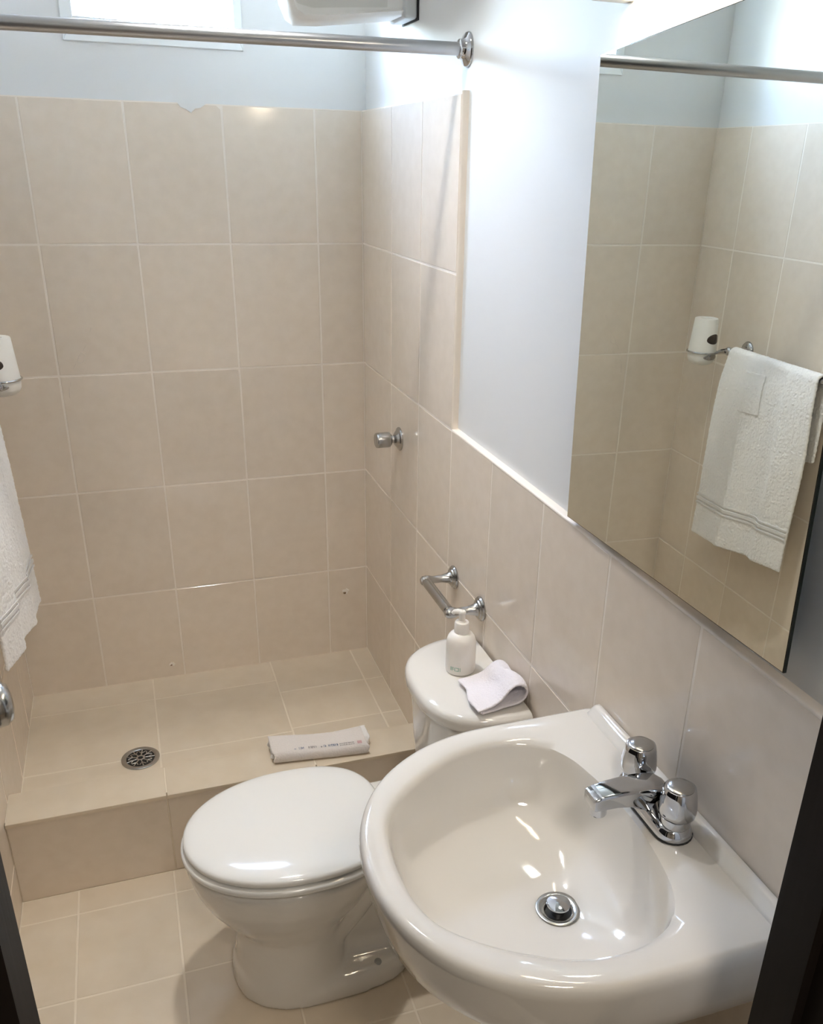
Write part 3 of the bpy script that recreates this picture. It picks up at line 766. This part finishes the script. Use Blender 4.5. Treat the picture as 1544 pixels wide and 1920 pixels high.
# hanging towel
def towel_pt(s, t):
    """s: 0 far (y=-.365) .. 1 near (y=-.775); t: path parameter, 0 back hem .. 1 front hem"""
    y = -0.368 - 0.405 * s
    back_len = 0.24 + .01 * math.sin(4 * s); front_len = 0.585 - .02 * s + .006 * math.sin(6 * s)
    rr = .0155; arc = PI * rr
    tot = back_len + arc + front_len; d = t * tot
    fold = (1 - abs(math.sin(s * 7.6 + .5)) * 1.6) * .75 + math.sin(s * 17.0 - 1.0) * .28
    if d < back_len:
        h = back_len - d; x = BX - rr - .010 * min(1, h / .1) ; z = BZ - h; k = h / back_len; x += .004 * fold * k
    elif d < back_len + arc:
        a = (d - back_len) / rr; x = BX - rr * math.cos(a); z = BZ + rr * math.sin(a)
    else:
        h = d - back_len - arc; z = BZ - h; k = min(1, h / front_len)
        x = BX + rr + .008 * min(1, h / .08) + (.030 - .034 * s) * k ** .8 + .021 * fold * min(1, k * 1.6 + .22)
        y += -.012 * k * (s - .5) + .008 * math.sin(5 * k + 3 * s)
    return Vector((max(x, XL + .012), y, z))
NS, NT = 46, 84
g = [[towel_pt(i / (NS - 1), j / (NT - 1)) for j in range(NT)] for i in range(NS)]
tw = empty('bath_towel', (BX, -0.57, BZ)); tag(tw, 'white bath towel draped over the towel bar on the left wall', 'towel')
child(sheet(g, .0085, 'cloth', M_terry, None, amp=.0020, lev=2), tw)
def band(t0, t1, off, name):
    g = []
    for i in range(NS):
        row = []
        for j in range(5):
            p = towel_pt(i / (NS - 1), t0 + (t1 - t0) * j / 4); row.append(p + Vector((off, 0, 0)))
        g.append(row)
    o = child(sheet(g, .002, name, M_band, None, amp=.0001), tw); return o
for (ta, tb_) in ((.842, .850), (.855, .869), (.874, .882)): band(ta, tb_, .0062, 'woven_band')
g = [[towel_pt(.30 + .22 * i / 11, .372 + .135 * j / 19) + Vector((.0065, 0, 0)) for j in range(20)] for i in range(12)]
child(sheet(g, .004, 'folded_flap', M_terry, None, amp=.0010, lev=2), tw)

# ------------------------------------------------------------------ white unit above the shower
un = empty('wall_unit', (XP, -0.42, 2.03)); tag(un, 'white rounded plastic unit on the wall above the shower rod', 'wall unit')
child(MB().box((-0.022, -0.470, 2.034), (XP - .003, -0.350, 2.33)).build('back_plate', M_lgrey, bevel=(.008, 3), smooth=40), un)
child(MB().box((XP - .003, -0.472, 2.032), (XP, -0.348, 2.332)).build('gasket', M_dark), un)
prof = [(-.018, 2.040), (-.10, 2.030), (-.20, 2.018), (-.255, 2.016), (-.272, 2.026), (-.285, 2.055), (-.293, 2.10), (-.290, 2.17), (-.27, 2.24), (-.22, 2.29), (-.12, 2.315), (-.018, 2.32)]
rs = []
for (y, s) in ((-.462, .90), (-.466, .93), (-.462, .97), (-.452, 1.0), (-.365, 1.0), (-.353, .97), (-.348, .93)):
    rs.append([(-.018 + (x + .018) * (1 - (1 - s) * .5), y, 2.17 + (z - 2.17) * s) for x, z in prof])
child(MB().loft(rs).build('body', M_plast, smooth=45), un)
cv = [(-.06, 2.052), (-.15, 2.046), (-.23, 2.040), (-.262, 2.046), (-.2885, 2.075), (-.2975, 2.12), (-.294, 2.18), (-.24, 2.22), (-.06, 2.235)]
rs = [[(x, y, z) for x, z in cv] for y in (-.4715, -.4665)]
child(MB().loft(rs).build('clear_cover', M_clear, bevel=(.0015, 1), smooth=40), un)

# ------------------------------------------------------------------ floor drain
DX, DY = -0.797, -0.441
fd = empty('floor_drain', (DX, DY, ZS)); tag(fd, 'round metal floor drain with a patterned grate in the shower floor', 'drain')
dM = Matrix.Translation((DX, DY, ZS + .0006))
child(MB().lathe([(.0, .0004), (.042, .0004)], 40, dM, cap=False).build('well_shade', M_dark), fd)  # flat black disc, shade under the grate put into its colour
child(MB().lathe([(.0535, -.001), (.0535, .0022), (.051, .0034), (.046, .0034), (.0415, .0022), (.0395, .0012), (.0395, .0002)], 48, dM, cap=False).build('rim', M_sat, smooth=40), fd)
gr = MB()
for k in range(9):
    a = 2 * PI * k / 9; c, s_ = math.cos(a), math.sin(a)
    gr.tube([(DX + r * c, DY + r * s_, ZS + .0016) for r in (.010, .025, .040)], .0023, 8)
    for sg in (-1, 1):
        a2 = a + sg * .30
        gr.tube([(DX + .022 * c, DY + .022 * s_, ZS + .0016), (DX + .034 * math.cos(a2), DY + .034 * math.sin(a2), ZS + .0016)], .0019, 8)
child(gr.build('grate', M_sat, smooth=60), fd)
child(MB().lathe([(.0125, .0004), (.0125, .0026), (.0105, .0034), (.007, .0026), (.0065, .0004)], 24, dM, cap=False).build('grate_hub', M_sat, smooth=50), fd)

# ------------------------------------------------------------------ blemishes on the back wall (plugs, residue)
def blob(name, x, z, rx, rz, y0, material, parent, seed, h=.0016, n=14):
    rnd = random.Random(seed); ring = [(x + rx * (1 + rnd.uniform(-.35, .35)) * math.cos(2 * PI * k / n), z + rz * (1 + rnd.uniform(-.35, .35)) * math.sin(2 * PI * k / n)) for k in range(n)]
    b = MB().loft([[(p, y0, q) for p, q in ring], [(x + (p - x) * .8, y0 - h, z + (q - z) * .8) for p, q in ring]])
    o = b.build(name, material); o.parent = parent; return o
YW = -0.0039
M_hole = mat('plug_brown', lin(120, 92, 68), 0.8)
for (x, z, s, sd) in ((-0.0755, 0.3808, .0125, 1), (-0.6749, 0.1924, .0085, 2)):
    blob('mortar_patch', x, z, s, s * .9, YW, M_chip, wall_back, sd)
    blob('plug_hole', x - s * .30, z - s * .35, s * .40, s * .30, YW - .0014, M_hole, wall_back, sd + 9, h=.0006)
M_sil = mat('old_silicone', lin(214, 202, 188), 0.35)
for path in ([(-.835, 1.205), (-.828, 1.222), (-.820, 1.232), (-.812, 1.226), (-.816, 1.208), (-.826, 1.203), (-.835, 1.205)], [(-.848, 1.185), (-.838, 1.202)], [(-.815, 1.236), (-.806, 1.250)], [(-.868, 1.105), (-.866, 1.130), (-.858, 1.150)], [(-.790, 1.288), (-.786, 1.300)]):
    o = MB().tube([(x, YW - .0002, z) for x, z in path], .0009, 6).build('silicone_residue', M_sil); o.parent = wall_back
bl = [(-.500, 1.869), (-.492, 1.858), (-.478, 1.853), (-.466, 1.845), (-.455, 1.855), (-.440, 1.858), (-.425, 1.868)]
b = MB().loft([[(x, YW, z) for x, z in bl], [(x, YW - .0014, z) for x, z in bl]]); o = b.build('paint_flake', M_plaster); o.parent = wall_back

# ------------------------------------------------------------------ unseen fill light added in the hall (keeps the doorway from being black)
hl = bpy.data.lights.new('hall_fill', 'AREA'); hl.shape = 'DISK'; hl.size = 0.35; hl.energy = HALL_FILL_WATTS; hl.color = (1, .9, .78)
ho_ = bpy.data.objects.new('hall_fill', hl); COL.objects.link(ho_); ho_.location = (-0.5, -3.1, 2.43)

# ceiling lamp over the toilet: its small disc throws the crisp shadow of the bowl on the floor
cl_ = empty('ceiling_lamp', (-0.43, -0.95, ZC)); tag(cl_, 'small round ceiling spotlight can above the toilet', 'lamp')
cM = frame((-0.43, -0.95, ZC), (0, 0, -1))
M_disc = mat('lit_disc', (1, .95, .85, 1), 0.4, emit=((1.0, 0.97, 0.93, 1), CEILING_STRENGTH))
child(MB().lathe([(0, 0), (.062, 0), (.062, .092), (.060, .094), (.055, .094), (.054, .090), (.052, .016), (0, .016)], 40, cM, cap=False).build('can', M_grey, smooth=40), cl_)
child(MB().lathe([(.045, .0165), (.045, .020), (0, .021)], 40, cM, cap=False).build('disc', M_disc, smooth=40), cl_)
